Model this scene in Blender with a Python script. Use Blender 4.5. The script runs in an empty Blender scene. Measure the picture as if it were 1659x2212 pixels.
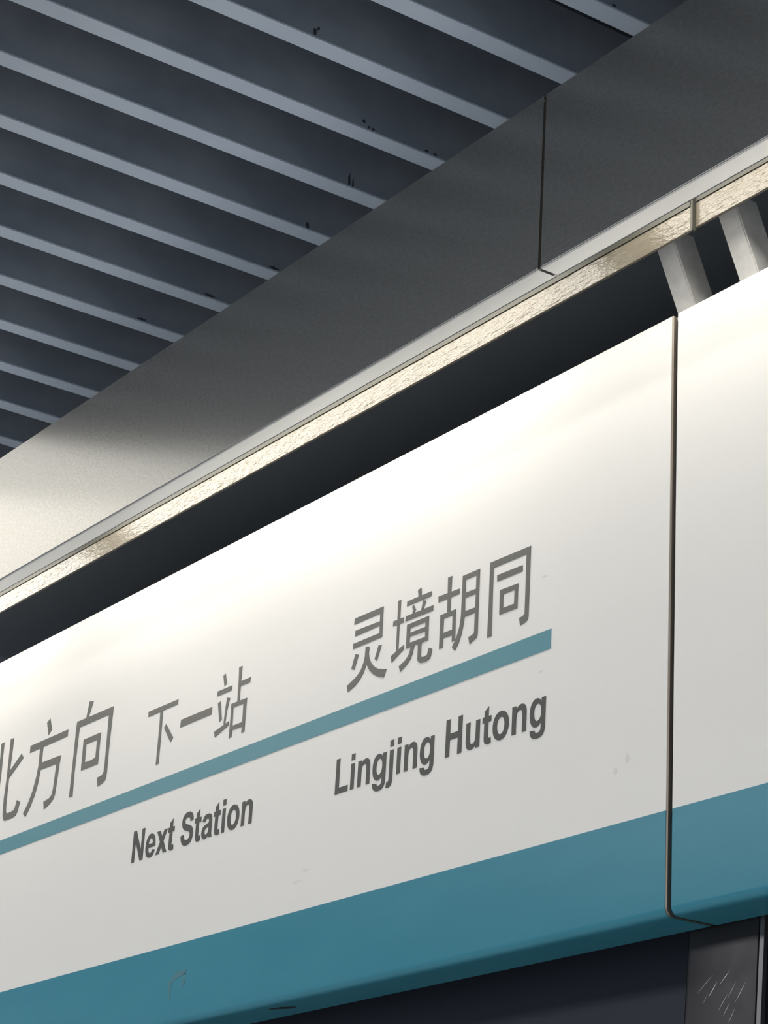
import bpy, bmesh, math, random
from mathutils import Matrix, Vector

scene = bpy.context.scene
COL = scene.collection

# ---------------------------------------------------------------- camera, world, lights, exposure
cam_data = bpy.data.cameras.new('camera')
cam = bpy.data.objects.new('camera', cam_data)
COL.objects.link(cam)
cam_data.sensor_fit = 'VERTICAL'
cam_data.sensor_height = 24.0
cam_data.lens = 5156.579 / 2212.0 * 24.0
cam_data.clip_start = 0.05
RX = Vector((0.566200214, 0.822342831, 0.056299071))
DN = Vector((-0.276810901, 0.254036166, -0.926736937))
FW = Vector((-0.776397477, 0.509134456, 0.371468792))
rot = Matrix((RX, -DN, -FW)).transposed()
cam.matrix_world = Matrix.Translation((0.0, -1.8, 1.5)) @ rot.to_4x4()
scene.camera = cam

vs = scene.view_settings
vs.view_transform = 'Standard'
vs.look = 'None'
vs.gamma = 1.0
vs.use_curve_mapping = False
vs.exposure = 0.60

TUBE_STRENGTH = 8.2        # lamps hidden behind the fascia
CEILING_LAMP = 4.5         # luminous ceiling strips over the platform
WARM_PANEL = 1.85           # warm luminous panel further down the platform
WORLD = 0.30

w = bpy.data.worlds.new('station_ambient')
scene.world = w
w.use_nodes = True
bg = w.node_tree.nodes['Background']
bg.inputs['Color'].default_value = (0.80, 0.90, 1.0, 1)
bg.inputs['Strength'].default_value = WORLD

# ---------------------------------------------------------------- helpers
def tag(o, label=None, cat=None, group=None, kind=None):
    if label: o['label'] = label
    if cat: o['category'] = cat
    if group: o['group'] = group
    if kind: o['kind'] = kind
    return o

def empty(name, loc=(0, 0, 0)):
    o = bpy.data.objects.new(name, None)
    o.empty_display_size = 0.05
    COL.objects.link(o)
    o.location = loc
    return o

def build(name, bm, mat, parent=None, smooth=False):
    bmesh.ops.recalc_face_normals(bm, faces=bm.faces)
    me = bpy.data.meshes.new(name)
    bm.to_mesh(me)
    bm.free()
    me.materials.append(mat)
    if smooth:
        for p in me.polygons: p.use_smooth = True
        me.set_sharp_from_angle(angle=math.radians(35))
    o = bpy.data.objects.new(name, me)
    COL.objects.link(o)
    if parent is not None:
        o.parent = parent
        o.matrix_parent_inverse = Matrix.Translation(-parent.location)
    return o

def box(bm, x0, x1, y0, y1, z0, z1, bevel=0.0, seg=2):
    r = bmesh.ops.create_cube(bm, size=1.0)
    vsx = r['verts']
    for v in vsx:
        v.co = Vector(((x0 + x1) / 2 + v.co.x * (x1 - x0), (y0 + y1) / 2 + v.co.y * (y1 - y0), (z0 + z1) / 2 + v.co.z * (z1 - z0)))
    if bevel:
        es = list({e for v in vsx for e in v.link_edges})
        bmesh.ops.bevel(bm, geom=es, offset=bevel, segments=seg, affect='EDGES', profile=0.5)
    return bm

def prism_x(bm, prof, x0, x1):
    """closed (y, z) outline pushed along X"""
    a = [bm.verts.new((x0, y, z)) for y, z in prof]
    b = [bm.verts.new((x1, y, z)) for y, z in prof]
    n = len(prof)
    for i in range(n):
        bm.faces.new((a[i], a[(i + 1) % n], b[(i + 1) % n], b[i]))
    bm.faces.new(a)
    bm.faces.new(list(reversed(b)))
    return bm

def plate_xz(bm, pts, y_front, y_back):
    """(x, z) outline lying on the sign face, a thin film with real thickness"""
    f = [bm.verts.new((x, y_front, z)) for x, z in pts]
    k = [bm.verts.new((x, y_back, z)) for x, z in pts]
    n = len(pts)
    for i in range(n):
        bm.faces.new((f[i], f[(i + 1) % n], k[(i + 1) % n], k[i]))
    bm.faces.new(f)
    bm.faces.new(list(reversed(k)))

def arc(cy, cz, r, a0, a1, n):
    return [(cy + r * math.cos(math.radians(a0 + (a1 - a0) * i / n)), cz + r * math.sin(math.radians(a0 + (a1 - a0) * i / n))) for i in range(n + 1)]

# ---------------------------------------------------------------- materials
def mat(name, color, rough=0.5, metal=0.0, spec=0.5, coat=0.0):
    m = bpy.data.materials.new(name)
    m.use_nodes = True
    b = m.node_tree.nodes['Principled BSDF']
    b.inputs['Base Color'].default_value = (*color, 1)
    b.inputs['Roughness'].default_value = rough
    b.inputs['Metallic'].default_value = metal
    b.inputs['Specular IOR Level'].default_value = spec
    b.inputs['Coat Weight'].default_value = coat
    return m

def nodes(m):
    return m.node_tree.nodes, m.node_tree.links, m.node_tree.nodes['Principled BSDF']

def noise(m, scale, stretch=(1, 1, 1), detail=4.0, rough=0.55):
    n, l, b = nodes(m)
    tc = n.new('ShaderNodeTexCoord')
    mp = n.new('ShaderNodeMapping')
    mp.inputs['Scale'].default_value = stretch
    t = n.new('ShaderNodeTexNoise')
    t.inputs['Scale'].default_value = scale
    t.inputs['Detail'].default_value = detail
    t.inputs['Roughness'].default_value = rough
    l.new(tc.outputs['Object'], mp.inputs['Vector'])
    l.new(mp.outputs['Vector'], t.inputs['Vector'])
    return t

def vary_color(m, tex, c0, c1, lo=0.35, hi=0.65):
    n, l, b = nodes(m)
    r = n.new('ShaderNodeValToRGB')
    r.color_ramp.elements[0].position = lo
    r.color_ramp.elements[0].color = (*c0, 1)
    r.color_ramp.elements[1].position = hi
    r.color_ramp.elements[1].color = (*c1, 1)
    l.new(tex.outputs['Fac'], r.inputs['Fac'])
    l.new(r.outputs['Color'], b.inputs['Base Color'])

def vary_rough(m, tex, lo, hi):
    n, l, b = nodes(m)
    r = n.new('ShaderNodeMapRange')
    r.inputs['To Min'].default_value = lo
    r.inputs['To Max'].default_value = hi
    l.new(tex.outputs['Fac'], r.inputs['Value'])
    l.new(r.outputs['Result'], b.inputs['Roughness'])

def bump(m, tex, strength, dist):
    n, l, b = nodes(m)
    k = n.new('ShaderNodeBump')
    k.inputs['Strength'].default_value = strength
    k.inputs['Distance'].default_value = dist
    l.new(tex.outputs['Fac'], k.inputs['Height'])
    l.new(k.outputs['Normal'], b.inputs['Normal'])

def emitter(name, color, strength):
    m = bpy.data.materials.new(name)
    m.use_nodes = True
    n, l, b = nodes(m)
    b.inputs['Base Color'].default_value = (0.8, 0.8, 0.8, 1)
    b.inputs['Emission Color'].default_value = (*color, 1)
    b.inputs['Emission Strength'].default_value = strength
    return m

M_WHITE = mat('white_enamel', (0.80, 0.79, 0.765), 0.42, spec=0.4)
t = noise(M_WHITE, 5.0, (0.5, 1, 2.5)); vary_color(M_WHITE, t, (0.792, 0.785, 0.765), (0.802, 0.795, 0.775))
M_TEAL = mat('teal_enamel', (0.036, 0.235, 0.325), 0.32, spec=0.35)
t = noise(M_TEAL, 6.0, (0.6, 1, 2.5)); vary_color(M_TEAL, t, (0.033, 0.225, 0.315), (0.039, 0.243, 0.335))
M_STRIPE = mat('teal_vinyl', (0.075, 0.25, 0.31), 0.45)
M_CHAR = mat('grey_vinyl', (0.105, 0.108, 0.10), 0.45)
M_LATIN = mat('charcoal_vinyl', (0.040, 0.043, 0.043), 0.45)
M_SCUFF = mat('dirt_mark', (0.71, 0.705, 0.69), 0.6)
M_GRIME = mat('grime_mark', (0.055, 0.19, 0.24), 0.6)
M_EDGE = mat('bare_metal_edge', (0.30, 0.26, 0.22), 0.45, metal=0.8)
M_GASKET = mat('black_gasket', (0.012, 0.012, 0.013), 0.6)

M_FASCIA = mat('satin_steel', (0.43, 0.435, 0.425), 0.20, metal=1.0)
n_, l_, b_ = nodes(M_FASCIA)                      # polished top lobe over a satin ground
g_ = n_.new('ShaderNodeBsdfAnisotropic'); g_.inputs['Color'].default_value = (0.46, 0.45, 0.42, 1); g_.inputs['Roughness'].default_value = 0.52
x_ = n_.new('ShaderNodeMixShader'); x_.inputs['Fac'].default_value = 0.30
l_.new(b_.outputs['BSDF'], x_.inputs[1]); l_.new(g_.outputs['BSDF'], x_.inputs[2])
l_.new(x_.outputs['Shader'], n_['Material Output'].inputs['Surface'])
t = noise(M_FASCIA, 260.0, (0.45, 1, 1), 2.0, 0.6); vary_color(M_FASCIA, t, (0.315, 0.318, 0.310), (0.385, 0.388, 0.380), 0.3, 0.7)
l_.new(b_.inputs['Base Color'].links[0].from_socket, g_.inputs['Color'])
M_LIP = mat('pale_steel', (0.93, 0.92, 0.90), 0.32, metal=1.0)
t = noise(M_LIP, 60.0, (0.12, 1, 1), 4.0); bump(M_LIP, t, 0.25, 0.001)
M_RAIL = mat('brushed_steel', (0.155, 0.140, 0.110), 0.24, metal=0.0, spec=0.31)
t = noise(M_RAIL, 120.0, (0.5, 1, 1.3), 3.0); bump(M_RAIL, t, 0.8, 0.0028)
M_BRACKET = mat('galvanised_steel', (0.72, 0.72, 0.70), 0.5, metal=0.2)
t = noise(M_BRACKET, 28.0, (1, 1, 1), 5.0); vary_color(M_BRACKET, t, (0.62, 0.62, 0.61), (0.80, 0.80, 0.79))
M_POST = mat('scratched_steel', (0.048, 0.046, 0.051), 0.42, metal=0.9)
t = noise(M_POST, 45.0, (1, 1, 1), 6.0); vary_rough(M_POST, t, 0.36, 0.52)
M_SCRATCH = mat('bright_scratch', (0.62, 0.61, 0.60), 0.35, metal=0.6)
M_BAFFLE = mat('shaded_blue_grey_paint', (0.5, 0.54, 0.6), 0.48)
t = noise(M_BAFFLE, 4.0, (1.0, 1.0, 1.6), 6.0, 0.55); vary_color(M_BAFFLE, t, (0.23, 0.262, 0.317), (0.33, 0.363, 0.414), 0.34, 0.6)  # shade of the baffle sides put into a darker blue-grey
M_SOOT = mat('soot_mark', (0.05, 0.055, 0.065), 0.9)
M_DARK = mat('dark_lining', (0.13, 0.15, 0.18), 0.7)
M_STRIP = mat('lit_blue_grey_paint', (0.58, 0.635, 0.715), 0.5)  # same baffles, paler: light on their bottom faces put into the colour
M_EDGELINE = mat('steel_edge_highlight', (0.15, 0.15, 0.16), 0.4, metal=0.8)  # paler than the post: highlight along its edges put into the colour
M_OLIVE = mat('olive_seal', (0.05, 0.05, 0.038), 0.6)
M_LINER = mat('pale_liner', (0.72, 0.72, 0.71), 0.6)
M_CEIL = mat('dark_slab', (0.045, 0.05, 0.06), 0.8)
M_GLASS = mat('dark_glass', (0.016, 0.021, 0.034), 0.5, spec=0.3)
M_FLOOR = mat('granite', (0.36, 0.36, 0.36), 0.45)
t = noise(M_FLOOR, 90.0, (1, 1, 1), 3.0); vary_color(M_FLOOR, t, (0.54, 0.54, 0.54), (0.70, 0.70, 0.69))
M_TUBE = emitter('lit_tube', (1.0, 0.94, 0.84), TUBE_STRENGTH)
M_CAP = mat('white_plastic', (0.7, 0.7, 0.68), 0.5)
M_LAMP = emitter('lit_diffuser', (1.0, 0.98, 0.96), CEILING_LAMP)
M_DIM = emitter('dim_warm_panel', (1.0, 0.95, 0.86), WARM_PANEL * 0.55)
M_UP = emitter('added_uplight_glow', (0.80, 0.90, 1.0), 1.25)  # added emission, lifts the baffle strips near the fascia
M_WARM = emitter('lit_warm_panel', (1.0, 0.93, 0.82), WARM_PANEL)

GLYPHS = {
 'ling': [[[-2805.2,2661.2],[-2730.1,2660.9],[-2730.3,2651.8],[-2805.7,2651.9]],[[-2737.8,2656.4],[-2730.2,2656.5],[-2729.3,2613.8],[-2736.9,2616.4]],[[-2801.3,2641.3],[-2737.0,2640.0],[-2737.4,2633.0],[-2801.5,2632.5]],[[-2804.9,2621.8],[-2736.3,2621.5],[-2729.3,2613.8],[-2733.2,2613.8],[-2805.2,2613.7]],[[-2797.5,2604.3],[-2788.6,2601.1],[-2798.0,2580.1],[-2805.9,2582.9]],[[-2736.7,2603.6],[-2729.4,2601.1],[-2739.4,2579.8],[-2745.4,2583.9]],[[-2771.0,2609.3],[-2760.8,2606.8],[-2762.0,2596.3],[-2766.6,2580.6],[-2772.8,2569.4],[-2783.2,2559.7],[-2794.1,2554.2],[-2811.4,2548.8],[-2815.4,2559.1],[-2799.8,2564.3],[-2788.8,2569.1],[-2780.3,2575.2],[-2774.4,2584.5],[-2771.5,2594.6]],[[-2762.1,2597.7],[-2759.9,2589.1],[-2753.4,2579.5],[-2744.8,2572.1],[-2735.2,2566.8],[-2713.1,2560.9],[-2719.0,2549.8],[-2735.1,2554.9],[-2747.0,2561.3],[-2758.2,2570.6],[-2764.7,2578.9],[-2767.5,2589.6]]],
 'jing': [[[-2692.7,2659.3],[-2685.7,2659.5],[-2685.3,2630.9],[-2685.9,2617.7],[-2685.5,2580.5],[-2691.3,2581.9],[-2691.9,2619.2]],[[-2702.4,2630.6],[-2675.9,2630.1],[-2675.7,2622.4],[-2702.5,2622.9]],[[-2703.4,2578.2],[-2671.9,2587.7],[-2671.3,2581.0],[-2701.0,2568.0]],[[-2643.7,2663.0],[-2635.4,2664.1],[-2633.5,2649.3],[-2641.2,2650.7]],[[-2669.1,2652.4],[-2609.1,2652.1],[-2609.0,2644.8],[-2669.6,2645.2]],[[-2656.1,2640.6],[-2652.5,2643.0],[-2646.2,2634.1],[-2651.5,2632.1]],[[-2654.3,2633.5],[-2648.8,2632.1],[-2649.5,2628.3],[-2654.0,2629.5]],[[-2629.3,2643.9],[-2621.6,2641.2],[-2627.5,2629.2],[-2632.9,2629.3]],[[-2670.9,2630.2],[-2603.5,2629.5],[-2603.9,2621.8],[-2671.3,2622.6]],[[-2665.8,2616.3],[-2612.8,2616.2],[-2612.9,2609.0],[-2665.7,2609.3]],[[-2666.3,2616.1],[-2658.2,2616.0],[-2658.2,2580.0],[-2666.3,2580.4]],[[-2620.6,2615.6],[-2612.8,2615.9],[-2612.1,2580.1],[-2619.6,2580.6]],[[-2659.1,2602.0],[-2618.2,2601.5],[-2618.1,2595.0],[-2659.1,2596.7]],[[-2661.0,2587.0],[-2617.9,2586.4],[-2612.1,2580.1],[-2665.8,2580.3]],[[-2654.6,2582.8],[-2645.5,2581.2],[-2648.6,2569.5],[-2654.3,2561.1],[-2662.4,2555.2],[-2677.2,2548.6],[-2681.6,2557.5],[-2667.4,2562.3],[-2659.2,2568.2],[-2655.1,2575.7]],[[-2636.3,2582.2],[-2628.2,2581.5],[-2628.0,2561.2],[-2626.1,2558.2],[-2619.7,2557.3],[-2612.3,2558.1],[-2609.4,2567.8],[-2601.2,2564.4],[-2603.5,2554.0],[-2606.4,2550.8],[-2614.7,2549.0],[-2627.5,2549.8],[-2632.5,2551.9],[-2636.1,2556.7],[-2635.8,2564.4]]],
 'hu': [[[-2570.7,2661.9],[-2561.0,2661.9],[-2561.2,2638.1],[-2561.1,2609.4],[-2568.9,2610.2],[-2569.7,2639.0]],[[-2591.8,2639.3],[-2542.0,2637.8],[-2541.5,2630.2],[-2591.0,2630.3]],[[-2584.8,2609.7],[-2548.1,2609.3],[-2547.8,2602.1],[-2584.2,2602.4]],[[-2584.8,2609.1],[-2576.1,2608.8],[-2575.8,2559.6],[-2584.2,2559.7]],[[-2555.3,2608.6],[-2548.1,2609.0],[-2546.7,2563.9],[-2554.4,2563.0]],[[-2577.1,2581.2],[-2552.2,2581.0],[-2551.5,2572.8],[-2577.0,2573.4]],[[-2535.0,2654.6],[-2527.3,2653.6],[-2527.2,2617.4],[-2526.3,2599.1],[-2527.3,2585.3],[-2531.8,2569.8],[-2538.0,2557.3],[-2546.0,2547.8],[-2553.2,2554.4],[-2543.8,2566.4],[-2537.7,2580.2],[-2535.2,2595.0],[-2535.0,2619.4]],[[-2535.0,2654.6],[-2495.2,2654.4],[-2496.7,2646.9],[-2534.5,2647.2]],[[-2502.8,2653.4],[-2495.2,2654.2],[-2495.2,2602.5],[-2494.6,2557.9],[-2496.3,2554.6],[-2512.0,2549.3],[-2515.6,2560.0],[-2506.8,2561.0],[-2502.5,2563.7],[-2502.5,2585.3],[-2502.2,2617.2]],[[-2530.0,2627.8],[-2500.4,2627.0],[-2500.4,2619.9],[-2529.9,2620.4]],[[-2529.0,2600.5],[-2500.5,2599.8],[-2500.5,2592.4],[-2528.9,2592.4]]],
 'tong': [[[-2472.4,2656.7],[-2463.4,2656.4],[-2463.5,2621.3],[-2462.6,2576.7],[-2462.4,2548.4],[-2472.1,2548.3],[-2471.5,2591.7],[-2471.9,2626.8]],[[-2472.4,2656.7],[-2381.3,2655.9],[-2381.7,2646.2],[-2471.7,2646.9]],[[-2390.3,2655.0],[-2381.3,2655.7],[-2381.3,2611.6],[-2381.5,2555.9],[-2383.2,2551.4],[-2386.8,2549.2],[-2398.9,2547.4],[-2401.7,2558.6],[-2394.1,2559.1],[-2389.9,2561.7],[-2389.9,2595.2],[-2390.1,2632.8]],[[-2454.7,2633.7],[-2398.1,2632.9],[-2397.7,2624.0],[-2454.1,2624.4]],[[-2446.7,2610.1],[-2406.3,2609.0],[-2406.6,2601.9],[-2446.2,2602.4]],[[-2447.0,2609.9],[-2439.1,2609.1],[-2438.6,2576.8],[-2446.4,2574.8]],[[-2413.7,2608.5],[-2406.3,2608.7],[-2406.6,2574.1],[-2414.2,2574.9]],[[-2445.3,2582.3],[-2407.4,2582.1],[-2406.6,2574.1],[-2446.2,2574.5]]],
 'bei': [[[-4002.2,2719.7],[-3988.8,2719.9],[-3988.2,2689.0],[-3986.9,2655.9],[-3987.5,2602.1],[-3981.2,2558.0],[-3992.8,2558.2],[-3999.8,2604.4],[-4000.3,2658.5],[-3999.4,2691.3]],[[-4058.1,2685.6],[-4000.3,2686.7],[-3997.0,2674.3],[-4056.7,2672.6]],[[-4045.8,2592.7],[-3987.8,2607.0],[-3986.0,2592.3],[-4041.4,2576.5]],[[-3962.8,2719.7],[-3948.8,2720.0],[-3949.2,2685.0],[-3951.3,2656.5],[-3950.1,2623.7],[-3949.5,2596.9],[-3947.2,2580.3],[-3943.6,2574.5],[-3929.1,2574.2],[-3914.9,2575.3],[-3910.0,2580.1],[-3905.0,2592.8],[-3891.2,2586.9],[-3897.2,2570.2],[-3902.7,2563.7],[-3915.4,2561.3],[-3948.6,2561.7],[-3954.9,2565.6],[-3959.4,2575.0],[-3962.5,2607.0],[-3960.7,2640.1],[-3961.4,2683.6]],[[-3951.3,2656.5],[-3907.8,2681.3],[-3897.8,2671.6],[-3949.9,2642.8]]],
 'fang': [[[-3814.5,2720.2],[-3802.7,2725.7],[-3791.2,2702.4],[-3803.1,2694.1]],[[-3873.4,2688.5],[-3724.6,2688.1],[-3725.1,2675.7],[-3872.9,2675.1]],[[-3831.8,2677.9],[-3818.8,2678.1],[-3818.9,2645.1],[-3820.9,2628.7],[-3824.0,2608.7],[-3832.7,2587.1],[-3846.1,2568.2],[-3861.4,2552.9],[-3872.5,2560.9],[-3856.5,2577.6],[-3843.3,2597.5],[-3834.8,2620.2],[-3830.3,2642.7]],[[-3822.0,2645.8],[-3743.6,2644.6],[-3743.9,2631.4],[-3821.8,2632.6]],[[-3756.5,2643.7],[-3743.6,2644.3],[-3745.5,2625.7],[-3747.8,2593.9],[-3749.9,2574.1],[-3754.8,2565.9],[-3765.2,2560.5],[-3787.9,2553.2],[-3792.9,2568.4],[-3771.5,2570.9],[-3762.9,2575.7],[-3759.8,2587.0],[-3758.3,2609.8],[-3757.6,2631.8]]],
 'xiang': [[[-3651.1,2724.0],[-3635.7,2720.6],[-3648.5,2694.7],[-3657.8,2694.4]],[[-3692.0,2694.9],[-3556.1,2693.9],[-3558.1,2681.6],[-3689.2,2682.3]],[[-3691.9,2694.4],[-3678.9,2693.9],[-3680.2,2667.5],[-3680.9,2628.1],[-3681.4,2596.3],[-3679.1,2556.9],[-3692.4,2557.2],[-3692.2,2593.9],[-3692.1,2644.2],[-3692.8,2681.2]],[[-3571.2,2692.2],[-3556.4,2693.5],[-3557.5,2656.7],[-3558.2,2616.5],[-3557.0,2576.2],[-3557.9,2567.5],[-3561.3,2561.9],[-3569.7,2559.1],[-3586.4,2556.6],[-3591.8,2573.2],[-3574.7,2574.3],[-3569.3,2578.6],[-3568.5,2596.2],[-3569.7,2636.8],[-3570.9,2673.1]],[[-3658.2,2655.0],[-3594.5,2655.1],[-3595.3,2644.0],[-3656.3,2644.5]],[[-3658.5,2654.6],[-3647.1,2654.0],[-3645.3,2607.3],[-3656.5,2598.8]],[[-3606.4,2654.5],[-3595.0,2654.8],[-3594.4,2598.4],[-3605.9,2609.2]],[[-3657.5,2611.5],[-3620.9,2610.5],[-3608.3,2612.0],[-3594.0,2598.3],[-3656.5,2598.8]]],
 'xia': [[[-3426.3,2654.8],[-3325.7,2654.3],[-3326.9,2645.8],[-3425.2,2645.4]],[[-3384.7,2649.2],[-3375.6,2647.9],[-3374.5,2613.0],[-3374.2,2580.6],[-3374.2,2554.1],[-3383.2,2553.8],[-3382.9,2582.4],[-3383.2,2622.1]],[[-3366.3,2614.1],[-3359.9,2619.2],[-3332.2,2590.3],[-3339.6,2583.4]]],
 'yi': [[[-3309.9,2615.5],[-3210.7,2615.4],[-3211.3,2603.1],[-3311.5,2602.7]]],
 'zhan': [[[-3182.9,2661.1],[-3176.2,2663.4],[-3169.3,2645.4],[-3176.8,2642.4]],[[-3196.8,2638.1],[-3151.7,2638.1],[-3153.0,2630.0],[-3197.6,2630.1]],[[-3192.9,2617.4],[-3184.7,2618.7],[-3176.6,2586.9],[-3183.6,2584.7]],[[-3164.9,2620.8],[-3155.8,2618.1],[-3161.9,2598.0],[-3164.8,2576.2],[-3169.6,2577.3],[-3167.8,2602.4]],[[-3197.2,2570.8],[-3171.7,2575.9],[-3153.4,2579.3],[-3153.3,2572.5],[-3193.9,2561.3]],[[-3134.6,2663.9],[-3124.6,2664.0],[-3125.3,2640.8],[-3125.2,2620.8],[-3124.5,2605.2],[-3131.5,2606.1],[-3132.5,2627.5],[-3132.7,2644.4]],[[-3127.8,2638.5],[-3095.8,2638.8],[-3097.1,2630.5],[-3127.3,2631.3]],[[-3149.4,2606.7],[-3102.0,2606.2],[-3102.6,2599.0],[-3148.3,2599.6]],[[-3149.9,2606.5],[-3143.0,2606.2],[-3141.2,2568.7],[-3141.0,2551.1],[-3149.3,2550.4],[-3148.7,2576.5]],[[-3112.0,2605.4],[-3102.3,2606.0],[-3103.0,2578.8],[-3102.3,2551.7],[-3111.2,2551.2],[-3111.1,2580.6]],[[-3143.5,2568.9],[-3107.1,2568.6],[-3105.9,2561.1],[-3143.6,2561.8]]],
}
SCUFFS = [(-2.1725, 2.3192, 0.0035, 0.008), (-2.1949, 2.3068, 0.004, 0.005), (-2.3501, 2.6037, 0.006, 0.0012), (-2.3512, 2.4723, 0.005, 0.001), (-2.4276, 2.8822, 0.004, 0.001), (-2.8945, 2.2976, 0.01, 0.0015), (-2.9177, 2.2842, 0.012, 0.0012)]
GRIME = [[(-3.2506, 2.1958), (-3.2204, 2.1956), (-3.2223, 2.1892), (-3.2634, 2.1823), (-3.2662, 2.1645), (-3.2655, 2.1538), (-3.2693, 2.1543), (-3.274, 2.1806)], [(-3.2284, 2.19), (-3.2213, 2.1903), (-3.2233, 2.1743), (-3.2319, 2.1688)]]
SCRATCHES = [(-2.1186, 2.0362, -2.0921, 2.0563, 0.0007), (-2.098, 2.0303, -2.085, 2.0458, 0.0012), (-2.0799, 2.0424, -2.0639, 2.0568, 0.0012), (-2.0797, 2.0125, -2.0658, 2.0298, 0.0006), (-2.0518, 2.0187, -2.036, 2.0397, 0.0007), (-2.0657, 2.0244, -2.0519, 2.043, 0.0005), (-2.0717, 2.0048, -2.0617, 2.0185, 0.0006), (-2.1082, 2.0226, -2.1001, 2.034, 0.0004), (-2.0617, 1.9954, -2.0518, 2.012, 0.0005)]
TUBE_A, TUBE_B, TUBE_C, TUBE_D = -3.765, -3.640, -2.270, -2.165
WARM_X = -4.30
SOOT = [(2, -0.2306, 3.5113, 0.0041, 0.0056), (2, -0.2245, 3.5188, 0.0024, 0.0032), (1, -0.1804, 3.507, 0.0048, 0.0031), (0, 0.0701, 3.507, 0.0035, 0.0024), (3, -0.0245, 3.5147, 0.0035, 0.0034), (3, -0.0139, 3.507, 0.0026, 0.0025), (3, -0.0057, 3.507, 0.0035, 0.0025), (3, 0.1004, 3.507, 0.0055, 0.0026), (3, 0.1182, 3.507, 0.0046, 0.0026), (4, 0.062, 3.5113, 0.0028, 0.0139), (4, 0.0697, 3.5088, 0.0018, 0.0104), (5, 0.0891, 3.507, 0.0037, 0.0088), (7, 0.0937, 3.507, 0.0117, 0.0028), (8, 0.0452, 3.507, 0.0097, 0.0028), (6, 0.1279, 3.507, 0.0135, 0.0027)]
# ---------------------------------------------------------------- structure
X0, X1 = -7.2, 1.2
tag(build('floor', box(bmesh.new(), -10, 4, -7.5, 0.9, -0.1, 0.0), M_FLOOR), kind='structure')
tag(build('ceiling', box(bmesh.new(), -10, 4, -7.5, 0.9, 3.68, 3.78), M_CEIL), kind='structure')
tag(build('wall_back', box(bmesh.new(), -10, 4, 0.78, 0.9, 0.0, 3.68), M_DARK), kind='structure')
# glazed screen door leaf under the sign
d = empty('door_1', (-2.6, 0.12, 0.0)); tag(d, kind='structure')
build('glass_panel', box(bmesh.new(), -5.2, -0.2, 0.135, 0.147, 0.0, 2.16), M_GLASS, d)
build('top_rail', box(bmesh.new(), -5.2, -0.2, 0.128, 0.152, 2.16, 2.24), M_DARK, d)

# ---------------------------------------------------------------- sign panels
ZT, ZD, ZB, DEPTH, RAD = 2.8927, 2.2400, 2.1130, 0.070, 0.011
def sign_shell(root, x0, x1):
    up = [(0.0, ZD), (0.0, ZT - 0.002), (0.002, ZT), (0.011, ZT), (0.011, ZT - 0.003), (0.004, ZT - 0.004), (0.004, ZD)]
    build('white_panel', prism_x(bmesh.new(), up, x0, x1), M_WHITE, root)
    low = [(0.0, ZD)] + list(arc(RAD, ZB + RAD, RAD, 180, 270, 8)) + [(DEPTH, ZB), (DEPTH, ZD)]
    build('teal_band', prism_x(bmesh.new(), low, x0, x1), M_TEAL, root, smooth=True)

def edge_trim(root, x0, x1):
    r = RAD
    outer = [(0.0006, ZT - 0.002)] + list(arc(r, ZB + r, r - 0.0006, 180, 270, 6)) + [(DEPTH, ZB + 0.0006)]
    inner = [(DEPTH, ZB + 0.006)] + list(arc(r, ZB + r, r - 0.006, 270, 180, 6)) + [(0.006, ZT - 0.002)]
    build('edge_trim', prism_x(bmesh.new(), outer + inner, x0, x1), M_EDGE, root)

SX = -2.0996
sign = empty('station_sign', (-3.3, 0.0, ZB))
tag(sign, 'long white station direction sign with grey lettering and thin teal line, left of the seam', 'sign')
sign_shell(sign, -4.66, SX)
edge_trim(sign, SX, SX + 0.0035)
blank = empty('header_panel', (-1.1, 0.0, ZB))
tag(blank, 'plain white header panel with wide teal lower band, right of the seam, no lettering', 'panel')
sign_shell(blank, -2.0880, -0.15)
gk = build('seam_gasket', prism_x(bmesh.new(), [(0.012, ZT - 0.03), (0.012, ZB + 0.010), (0.068, ZB + 0.010), (0.068, ZB + 0.02), (0.020, ZB + 0.02), (0.020, ZT - 0.03)], SX + 0.0036, -2.0881), M_GASKET)
gk.parent = blank; gk.matrix_parent_inverse = Matrix.Translation(-blank.location)

FILM = 0.0006
bm = bmesh.new()
plate_xz(bm, [(-4.5, 2.4987), (-2.3312, 2.4987), (-2.3312, 2.5260), (-4.5, 2.5260)], -FILM, 0.0)
build('line_stripe', bm, M_STRIPE, sign)

def characters(name, keys):
    bm = bmesh.new()
    for k in keys:
        for i, st in enumerate(GLYPHS[k]):
            plate_xz(bm, [(x / 1000.0, z / 1000.0) for x, z in st], -FILM - 0.00002 * i, 0.0)
    build(name, bm, M_CHAR, sign)
characters('direction_characters', ['bei', 'fang', 'xiang'])
characters('next_station_characters', ['xia', 'yi', 'zhan'])
characters('station_name_characters', ['ling', 'jing', 'hu', 'tong'])

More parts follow.
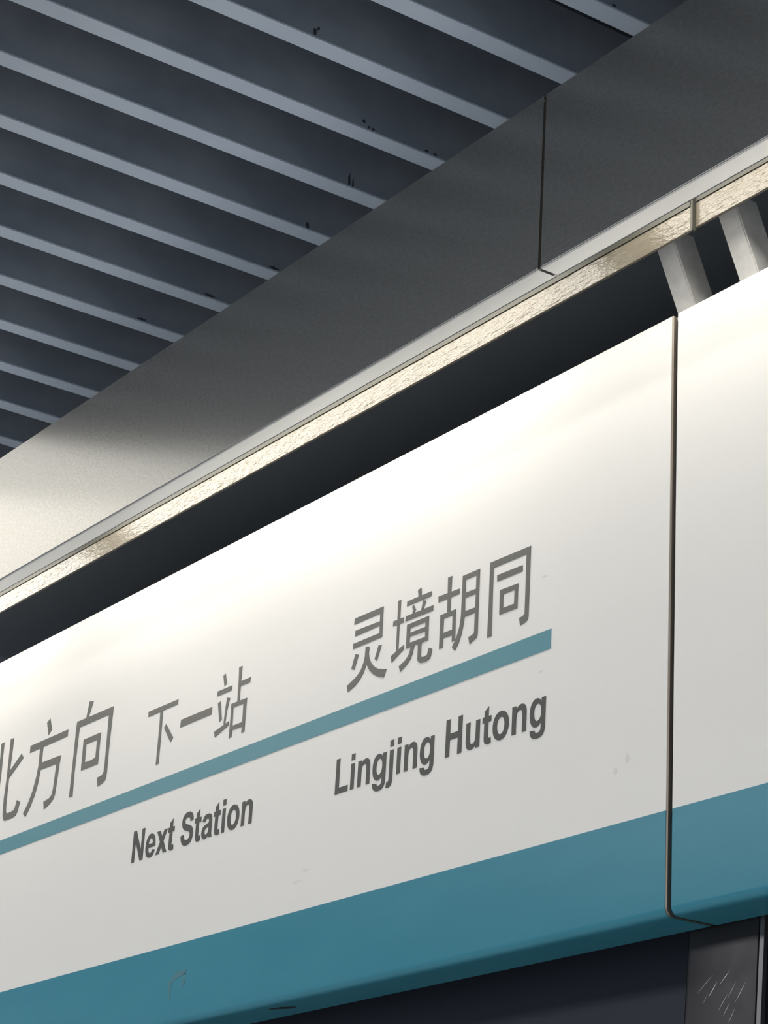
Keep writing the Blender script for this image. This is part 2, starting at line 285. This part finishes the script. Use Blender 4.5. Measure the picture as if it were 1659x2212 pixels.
# bold grotesque letters: "x y" is a corner or a point on the curve, "x y*" steers a quadratic curve
LETTERS = {
 'L': (1251, ['157 0,157 1466,453 1466,453 247,1189 247,1189 0']),
 'i': (569, ['147 1206,147 1466,428 1466,428 1206', '147 0,147 1062,428 1062,428 0']),
 'n': (1251, ['1115 0,834 0,834 542,834 714*,816 764,798 815*,757 843,717 871*,660 871,587 871*,529 831,471 791*,449 725,428 659*,428 481,428 0,147 0,147 1062,408 1062,408 906,547 1086*,758 1086,851 1086*,928 1052,1005 1019*,1044 967,1084 915*,1099 849,1115 783*,1115 660']),
 'u': (1251, ['136 1062,417 1062,417 520,417 348*,435 298,453 247*,494 219,534 191*,591 191,664 191*,722 231,780 271*,802 337,823 403*,823 581,823 1062,1104 1062,1104 0,843 0,843 156,704 -24*,493 -24,400 -24*,323 10,246 43*,207 95,167 147*,152 213,136 279*,136 402']),
 'g': (1251, ['121 -70,442 -109,450 -165*,479 -186,519 -216*,605 -216,715 -216*,770 -183,807 -161*,826 -112,839 -77*,839 17,839 172,713 0*,521 0,307 0*,182 181,84 324*,84 537,84 804*,212 945,341 1086*,532 1086,729 1086*,857 913,857 1062,1120 1062,1120 109,1120 -79*,1089 -172,1058 -265*,1002 -318,946 -371*,852 -401,759 -431*,616 -431,346 -431*,233 -338,120 -246*,120 -104',
       '372 553,372 384*,437 305,503 227*,599 227,702 227*,773 307,844 388*,844 546,844 711*,776 791,708 871*,604 871,503 871*,437 792,372 714*']),
 'j': (569, ['145 1206,145 1466,426 1466,426 1206', '426 1062,426 41,426 -160*,400 -242,374 -325*,299 -378,224 -431*,108 -431,67 -431*,20 -424,-20 -418*,-65 -406,-15 -178,5 -182*,21 -184,42 -186*,58 -186,92 -186*,112 -171,133 -157*,139 -137,145 -116*,145 2,145 1062']),
 'H': (1479, ['150 0,150 1466,446 1466,446 889,1026 889,1026 1466,1322 1466,1322 0,1026 0,1026 641,446 641,446 0']),
 't': (682, ['634 1062,634 838,442 838,442 410,442 280*,447 258,453 237*,472 223,492 209*,520 209,559 209*,633 236,657 18,559 -24*,435 -24,359 -24*,298 1,237 27*,208 67,180 108*,169 177,160 226*,160 375,160 838,31 838,31 1062,160 1062,160 1273,442 1437,442 1062']),
 'o': (1251, ['82 546,82 686*,151 817,220 948*,346 1017,473 1086*,629 1086,870 1086*,1024 929,1178 773*,1178 534,1178 293*,1022 134,867 -24*,631 -24,485 -24*,352 42,220 108*,151 235,82 363*',
       '370 531,370 373*,445 289,520 205*,630 205,740 205*,814 289,889 373*,889 533,889 689*,814 773,740 857*,630 857,520 857*,445 773,370 689*']),
 'N': (1479, ['152 0,152 1466,440 1466,1040 487,1040 1466,1315 1466,1315 0,1018 0,427 956,427 0']),
 'e': (1139, ['762 338,1042 291,988 137*,871 56,755 -24*,580 -24,303 -24*,170 157,65 302*,65 523,65 787*,203 936,341 1086*,552 1086,789 1086*,926 929,1063 773*,1057 450,353 450,356 325*,421 255,486 186*,583 186,649 186*,694 222,739 258*',
       '778 622,775 744*,715 807,655 871*,569 871,477 871*,417 804,357 737*,358 622']),
 'x': (1139, ['13 0,389 544,29 1062,373 1062,557 774,752 1062,1083 1062,728 553,1114 0,768 0,557 330,346 0']),
 'S': (1366, ['74 477,362 505,388 360*,467 292,547 224*,682 224,825 224*,897 284,970 345*,970 426,970 478*,939 514,909 551*,833 578,781 596*,596 642,358 701*,262 787,127 908*,127 1082,127 1194*,190 1291,254 1389*,373 1440,493 1491*,662 1491,938 1491*,1077 1370,1217 1249*,1224 1047,928 1034,909 1147*,846 1196,784 1246*,659 1246,530 1246*,457 1193,410 1159*,410 1102,410 1050*,454 1013,510 966*,726 915,942 864*,1045 809,1149 755*,1207 660,1266 566*,1266 427,1266 301*,1196 191,1126 81*,998 27,870 -26*,679 -26,401 -26*,252 102,103 231*']),
 'a': (1139, ['357 738,102 784,145 938*,250 1012,355 1086*,562 1086,750 1086*,842 1041,934 997*,971 928,1009 860*,1009 677,1006 349,1006 209*,1019 142,1033 76*,1070 0,792 0,781 28*,765 83,758 108*,755 116,683 46*,601 11,519 -24*,426 -24,262 -24*,167 65,73 154*,73 290,73 380*,116 450,159 521*,236 558,314 596*,460 624,657 661*,733 693,733 721,733 802*,693 836,653 871*,542 871,467 871*,425 841,383 812*',
       '733 510,679 492*,562 467,445 442*,409 418,354 379*,354 319,354 260*,398 217,442 174*,510 174,586 174*,655 224,706 262*,722 317,733 353*,733 454']),
}
def outline(s, seg=5):
    pts = []
    for tk in s.split(','):
        off = tk.endswith('*')
        a, b = tk.rstrip('*').split()
        pts.append((float(a), float(b), off))
    out = []
    n = len(pts)
    for i, (x, y, off) in enumerate(pts):
        if not off:
            out.append((x, y))
        else:
            p0 = pts[i - 1]; p2 = pts[(i + 1) % n]
            for k in range(1, seg):
                u = k / seg
                out.append(((1 - u) ** 2 * p0[0] + 2 * u * (1 - u) * x + u * u * p2[0], (1 - u) ** 2 * p0[1] + 2 * u * (1 - u) * y + u * u * p2[1]))
    return out

def latin(name, text, x_start, x_end, z_base, cap):
    """a line of letters as one film mesh, first left edge on x_start and last right edge on x_end"""
    adv, pen = [], 0.0
    for ch in text:
        adv.append(pen)
        pen += 569 if ch == ' ' else LETTERS[ch][0]
    first = min(p[0] for p in outline(LETTERS[text[0]][1][0]))
    last = adv[-1] + max(p[0] for p in outline(LETTERS[text[-1]][1][0]))
    sx = (x_end - x_start) / (last - first)
    sz = cap / 1466.0
    cu = bpy.data.curves.new(name, 'CURVE')
    cu.dimensions = '2D'
    cu.fill_mode = 'BOTH'
    cu.extrude = FILM / 2
    for ch, a in zip(text, adv):
        if ch == ' ': continue
        for c in LETTERS[ch][1]:
            pts = outline(c)
            sp = cu.splines.new('POLY')
            sp.points.add(len(pts) - 1)
            for q, (x, y) in zip(sp.points, pts):
                q.co = ((a + x - first) * sx, y * sz, 0, 1)
            sp.use_cyclic_u = True
    tmp = bpy.data.objects.new(name + '_outline', cu)
    COL.objects.link(tmp)
    dg = bpy.context.evaluated_depsgraph_get()
    me = bpy.data.meshes.new_from_object(tmp.evaluated_get(dg))
    bpy.data.objects.remove(tmp)
    me.transform(Matrix.Translation((x_start, -FILM / 2, z_base)) @ Matrix.Rotation(math.radians(90), 4, 'X'))
    me.materials.clear(); me.materials.append(M_LATIN)
    me.name = name
    o = bpy.data.objects.new(name, me)
    COL.objects.link(o)
    o.parent = sign; o.matrix_parent_inverse = Matrix.Translation(-sign.location)
latin('station_name_lettering', 'Lingjing Hutong', -2.8290, -2.3380, 2.3975, 0.0528)
latin('next_station_lettering', 'Next Station', -3.4360, -3.0590, 2.3975, 0.0530)

def blob(bm, cx, cz, rx, rz, seed, n=14):
    rnd = random.Random(seed)
    plate_xz(bm, [(cx + rx * math.cos(i * math.tau / n) * rnd.uniform(.7, 1.1), cz + rz * math.sin(i * math.tau / n) * rnd.uniform(.7, 1.1)) for i in range(n)], -0.0003, 0.0)
for cx, cz, rx, rz in SCUFFS:
    bm = bmesh.new(); blob(bm, cx, cz, rx, rz, int(cx * 1000)); build('scuff_mark', bm, M_SCUFF, sign)
for st in GRIME:
    bm = bmesh.new(); plate_xz(bm, st, -0.0003, 0.0); build('grime_mark', bm, M_GRIME, sign)
# a torn dent on the underside edge
bm = bmesh.new()
x = -2.98
vsn = [bm.verts.new(c) for c in ((x - 0.022, 0.020, ZB - 0.0012), (x + 0.006, 0.024, ZB - 0.0012), (x + 0.028, 0.036, ZB - 0.0012), (x + 0.010, 0.036, ZB - 0.0012), (x - 0.012, 0.025, ZB - 0.0012))]
bm.faces.new(vsn)
ext = bmesh.ops.extrude_face_region(bm, geom=list(bm.faces))
for v in ext['geom']:
    if isinstance(v, bmesh.types.BMVert): v.co.z += 0.004
build('dent', bm, M_GASKET, sign)

# ---------------------------------------------------------------- steel fascia above the sign
FY, FZ0, FZ1 = -0.250, 2.8555, 3.1000
def fascia(x0, x1, label):
    root = empty('fascia_panel', ((x0 + x1) / 2, FY, FZ0)); tag(root, label, 'panel', 'steel fascia panels above the sign')
    r = 0.003
    face = list(arc(FY + r, FZ0 + r, r, 180, 225, 4)) + [(FY + 0.004, FZ0 + 0.006), (FY + 0.004, FZ1 - 0.002), (FY + 0.03, FZ1 - 0.002), (FY + 0.03, FZ1), (FY, FZ1)]
    build('front_face', prism_x(bmesh.new(), face, x0, x1), M_FASCIA, root, smooth=True)
    lip = list(arc(FY + r, FZ0 + r, r, 226, 270, 4)) + [(-0.2235, FZ0), (-0.2225, FZ0 + 0.001), (-0.2225, FZ0 + 0.0035), (FY + 0.005, FZ0 + 0.0035)]
    build('bottom_lip', prism_x(bmesh.new(), lip, x0, x1), M_LIP, root, smooth=True)
    build('return_flange', box(bmesh.new(), x0, x1, -0.2225, -0.2205, FZ0 + 0.001, FZ0 + 0.03), M_DARK, root)
fascia(-4.55, -2.0572, 'brushed steel fascia panel left of the joint, its far end catching warm light')
fascia(-2.0520, -0.3, 'dark grey steel fascia panel right of the joint, at the upper right corner')
jg = build('joint_backing', box(bmesh.new(), -2.075, -2.035, FY + 0.0045, FY + 0.0065, FZ0 + 0.006, FZ1 - 0.004), M_EDGE)
build('lip_gasket', box(bmesh.new(), -2.075, -2.035, FY + 0.006, -0.2235, FZ0 + 0.0036, FZ0 + 0.005), M_GASKET, jg)
tag(jg, 'thin brown metal strip backing the vertical joint between the two fascia panels', 'joint strip')

# roof of the void behind the trough; the trough itself stays open above the lamps
tag(build('trim_1', box(bmesh.new(), -4.6, -0.2, -0.034, 0.45, 3.094, 3.100), M_DARK), kind='structure')

# ---------------------------------------------------------------- rear rail of the lamp trough
def rail(x0, x1, y, z0, z1, label):
    root = empty('lamp_rail', ((x0 + x1) / 2, y, z0)); tag(root, label, 'rail', 'lamp rails under the fascia')
    build('rail_plate', box(bmesh.new(), x0, x1 - 0.004, y, y + 0.004, z0, z1, 0.0006, 1), M_RAIL, root)
    build('rail_hem', box(bmesh.new(), x0, x1 - 0.004, y - 0.0015, y + 0.004, z1 + 0.0001, 3.05), M_OLIVE, root)
    build('end_cap', box(bmesh.new(), x1 - 0.0039, x1, y, y + 0.005, z0, 3.05), M_OLIVE, root)
rail(-4.6, -2.0095, -0.046, 2.9638, 2.9980, 'long brushed steel lamp rail glowing cream, left of the lap joint')
rail(-2.0300, -0.3, -0.040, 2.9692, 3.0045, 'brushed steel lamp rail glowing cream, right of the lap joint')

# ---------------------------------------------------------------- lamps behind the fascia
def batten(x0, x1, label):
    z = 3.050
    root = empty('batten_lamp', ((x0 + x1) / 2, -0.14, z)); tag(root, label, 'lamp', 'batten lamps behind the fascia')
    build('diffuser', box(bmesh.new(), x0 + 0.012, x1 - 0.012, -0.185, -0.095, z, z + 0.012, 0.003), M_TUBE, root)
    build('housing', box(bmesh.new(), x0, x1, -0.188, -0.092, z + 0.0121, 3.088), M_CAP, root)
    build('added_uplight', box(bmesh.new(), x0 + 0.012, x1 - 0.012, -0.180, -0.100, 3.0881, 3.092), M_UP, root)  # added glowing top, unseen, only there to brighten the baffles above
    build('end_cap', box(bmesh.new(), x0, x0 + 0.011, -0.188, -0.092, z - 0.001, z + 0.0121), M_CAP, root)
    build('end_cap', box(bmesh.new(), x1 - 0.011, x1, -0.188, -0.092, z - 0.001, z + 0.0121), M_CAP, root)
batten(-4.55, TUBE_A, 'lit batten lamp at the far end of the trough behind the fascia')
batten(TUBE_B, TUBE_C, 'lit batten lamp in the middle of the trough behind the fascia')
batten(TUBE_D, -0.6, 'lit batten lamp at the near end of the trough behind the fascia')

# ---------------------------------------------------------------- leaning brackets
def bracket(x0, x1, label):
    yb, yt, z0, z1 = 0.075, -0.0250, 0, 0
    root = empty('bracket', ((x0 + x1) / 2, 0.012, 2.90)); tag(root, label, 'bracket', 'steel brackets between sign and lamp rail')
    def yf(z): return 0.0125 - 0.46 * (z - 2.9040)
    za, zb = 2.78, 3.0
    D, T = 0.043, 0.003
    bm = bmesh.new()
    sec = [(x0, 0), (x1, 0), (x1, D), (x0, D)]
    lo = [bm.verts.new((x, yf(za) + d, za)) for x, d in sec]
    hi = [bm.verts.new((x, yf(zb) + d, zb)) for x, d in sec]
    for i in range(4):
        bm.faces.new((lo[i], lo[(i + 1) % 4], hi[(i + 1) % 4], hi[i]))
    bm.faces.new(list(reversed(lo))); bm.faces.new(hi)
    bmesh.ops.bevel(bm, geom=list(bm.edges), offset=0.0018, segments=2, affect='EDGES')
    build('arm', bm, M_BRACKET, root)
    build('mounting_foot', box(bmesh.new(), x0, x1, 0.075, 0.125, 2.745, 2.785), M_BRACKET, root)
bracket(-2.1055, -2.0715, 'pale steel bracket directly above the sign seam, lit front and grey side')
bracket(-1.9880, -1.9535, 'pale steel bracket at the right edge above the plain header panel')

# ---------------------------------------------------------------- post under the seam
post = empty('door_post', (-2.06, 0.05, 0.0))
tag(post, 'scratched dark steel post under the teal band at lower right', 'post')
def py(z): return 0.0725 + 0.060 * (z - 2.106)
bm = bmesh.new()
xl, xr = -2.1448, -2.0190
def ring(z, g=0.0):
    y = py(z)
    prof = [(xl, y + 0.013), (xl, y + 0.010)] + [(xl + 0.010 - 0.010 * math.cos(a), y + 0.010 - 0.010 * math.sin(a)) for a in (0.4, 0.8, 1.2)] + [(xl + 0.010, y), (xr - 0.006, y), (xr - 0.002, y + 0.002), (xr, y + 0.006), (xr, y + 0.013)]
    return [bm.verts.new((x, yy, z)) for x, yy in prof]
a, b = ring(0.0), ring(2.125)
n = len(a)
for i in range(n): bm.faces.new((a[i], a[(i + 1) % n], b[(i + 1) % n], b[i]))
bm.faces.new(list(reversed(a))); bm.faces.new(b)
build('post_body', bm, M_POST, post, smooth=True)
bm = bmesh.new()
for (x0, z0, x1, z1, wd) in SCRATCHES:
    p0 = Vector((x0, py(z0) - 0.0003, z0)); p1 = Vector((x1, py(z1) - 0.0003, z1))
    s = Vector((wd / 2, 0, 0)); dpt = Vector((0, 0.0002, 0))
    q = [bm.verts.new(c) for c in (p0 - s * 0.3, p0 + s * 0.3, (p0 + p1) / 2 + s, p1 + s * 0.2, p1 - s * 0.2, (p0 + p1) / 2 - s)]
    bm.faces.new(q)
build('scratch', bm, M_SCRATCH, post)
bm = bmesh.new()
q = [bm.verts.new(c) for c in ((xr + 0.001, py(0) + 0.002, 0.0), (xr + 0.006, py(0) + 0.004, 0.0), (xr + 0.006, py(2.125) + 0.004, 2.125), (xr + 0.001, py(2.125) + 0.002, 2.125))]
q2 = [bm.verts.new(v.co + Vector((0, 0.006, 0))) for v in q]
for i in range(4): bm.faces.new((q[i], q[(i + 1) % 4], q2[(i + 1) % 4], q2[i]))
bm.faces.new(q); bm.faces.new(list(reversed(q2)))
build('edge_highlight', bm, M_EDGELINE, post)  # painted highlight on the right chamfer
bm = bmesh.new()
q = [bm.verts.new(c) for c in ((xl - 0.0004, py(0) + 0.007, 0.0), (xl + 0.0012, py(0) + 0.0035, 0.0), (xl + 0.0012, py(2.125) + 0.0035, 2.125), (xl - 0.0004, py(2.125) + 0.007, 2.125))]
q2 = [bm.verts.new(v.co + Vector((0, 0.004, 0))) for v in q]
for i in range(4): bm.faces.new((q[i], q[(i + 1) % 4], q2[(i + 1) % 4], q2[i]))
bm.faces.new(q); bm.faces.new(list(reversed(q2)))
build('edge_highlight', bm, M_EDGELINE, post)  # painted highlight line down the left edge

# ---------------------------------------------------------------- ceiling baffles
ORD = ['first', 'second', 'third', 'fourth', 'fifth', 'sixth', 'seventh', 'eighth', 'ninth', 'tenth', 'eleventh', 'twelfth', 'thirteenth']
BZ, BH, BW, PITCH = 3.5, 0.11, 0.0345, 0.172
def baffle_mesh():
    bm = bmesh.new()
    prof = [(-BW, BH), (-BW, 0.0032), (0.0, 0.0032), (0.0, BH)]
    a = [bm.verts.new((x, -2.7, z)) for x, z in prof]
    b = [bm.verts.new((x, 0.42, z)) for x, z in prof]
    n = len(prof)
    for i in range(n): bm.faces.new((a[i], a[(i + 1) % n], b[(i + 1) % n], b[i]))
    bm.faces.new(list(reversed(a))); bm.faces.new(b)
    return bm
proto = None
for k in range(-2, 17):
    xh = -2.3205 - PITCH * k
    if proto is None:
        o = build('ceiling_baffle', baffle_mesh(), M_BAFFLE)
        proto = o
        strip = build('lit_bottom_strip', box(bmesh.new(), -BW - 0.0006, 0.0006, -2.7, 0.42, 0.0, 0.0031), M_STRIP)  # split off only to carry the painted-in light of the bottom face
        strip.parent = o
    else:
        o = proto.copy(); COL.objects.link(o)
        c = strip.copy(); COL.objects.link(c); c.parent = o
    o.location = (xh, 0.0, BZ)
    for kk, my, mz, ry, rz in SOOT:
        if kk != k: continue
        rnd = random.Random(int(my * 5000))
        bm = bmesh.new()
        ring1 = [(my + ry * math.cos(i * math.tau / 12) * rnd.uniform(.6, 1.2), max(mz + rz * math.sin(i * math.tau / 12) * rnd.uniform(.6, 1.2), BZ + 0.0035)) for i in range(12)]
        fa = [bm.verts.new((0.0006, y, z - BZ)) for y, z in ring1]
        fb = [bm.verts.new((0.0, y, z - BZ)) for y, z in ring1]
        for i in range(12): bm.faces.new((fa[i], fa[(i + 1) % 12], fb[(i + 1) % 12], fb[i]))
        bm.faces.new(fa); bm.faces.new(list(reversed(fb)))
        m_ = build('soot_mark', bm, M_SOOT); m_.parent = o
    if k == 0: lab = 'blue-grey ceiling baffle nearest the top right corner, meeting the fascia first'
    elif k == 12: lab = 'blue-grey ceiling baffle lowest at the left edge, just above the bright fascia end'
    elif 0 < k < 12: lab = '%s blue-grey ceiling baffle counted from the top right corner along the fascia' % ORD[k]
    elif k < 0: lab = 'blue-grey ceiling baffle beyond the top right corner of the view'
    else: lab = 'blue-grey ceiling baffle beyond the lower left of the row'
    tag(o, lab, 'ceiling baffle', 'ceiling baffles over the platform')

# ---------------------------------------------------------------- lamps of the platform
def ceiling_lamp(x0, x1, y0, y1, m, label, z=3.47):
    root = empty('ceiling_lamp', ((x0 + x1) / 2, (y0 + y1) / 2, z)); tag(root, label, 'lamp')
    build('diffuser', box(bmesh.new(), x0, x1, y0, y1, z, z + 0.01), m, root)
    build('housing', box(bmesh.new(), x0 - 0.02, x1 + 0.02, y0 - 0.02, y1 + 0.02, z + 0.0102, z + 0.028), M_DARK, root)
ceiling_lamp(-6.4, 1.6, -4.3, -3.1, M_LAMP, 'long white ceiling lamp over the platform')
ceiling_lamp(-6.9, WARM_X - 0.36, -1.45, -0.42, M_WARM, 'warm luminous ceiling panel at the far end of the fascia')
ceiling_lamp(WARM_X - 0.315, WARM_X, -1.45, -0.42, M_DIM, 'small dim ceiling panel beside the warm luminous panel')
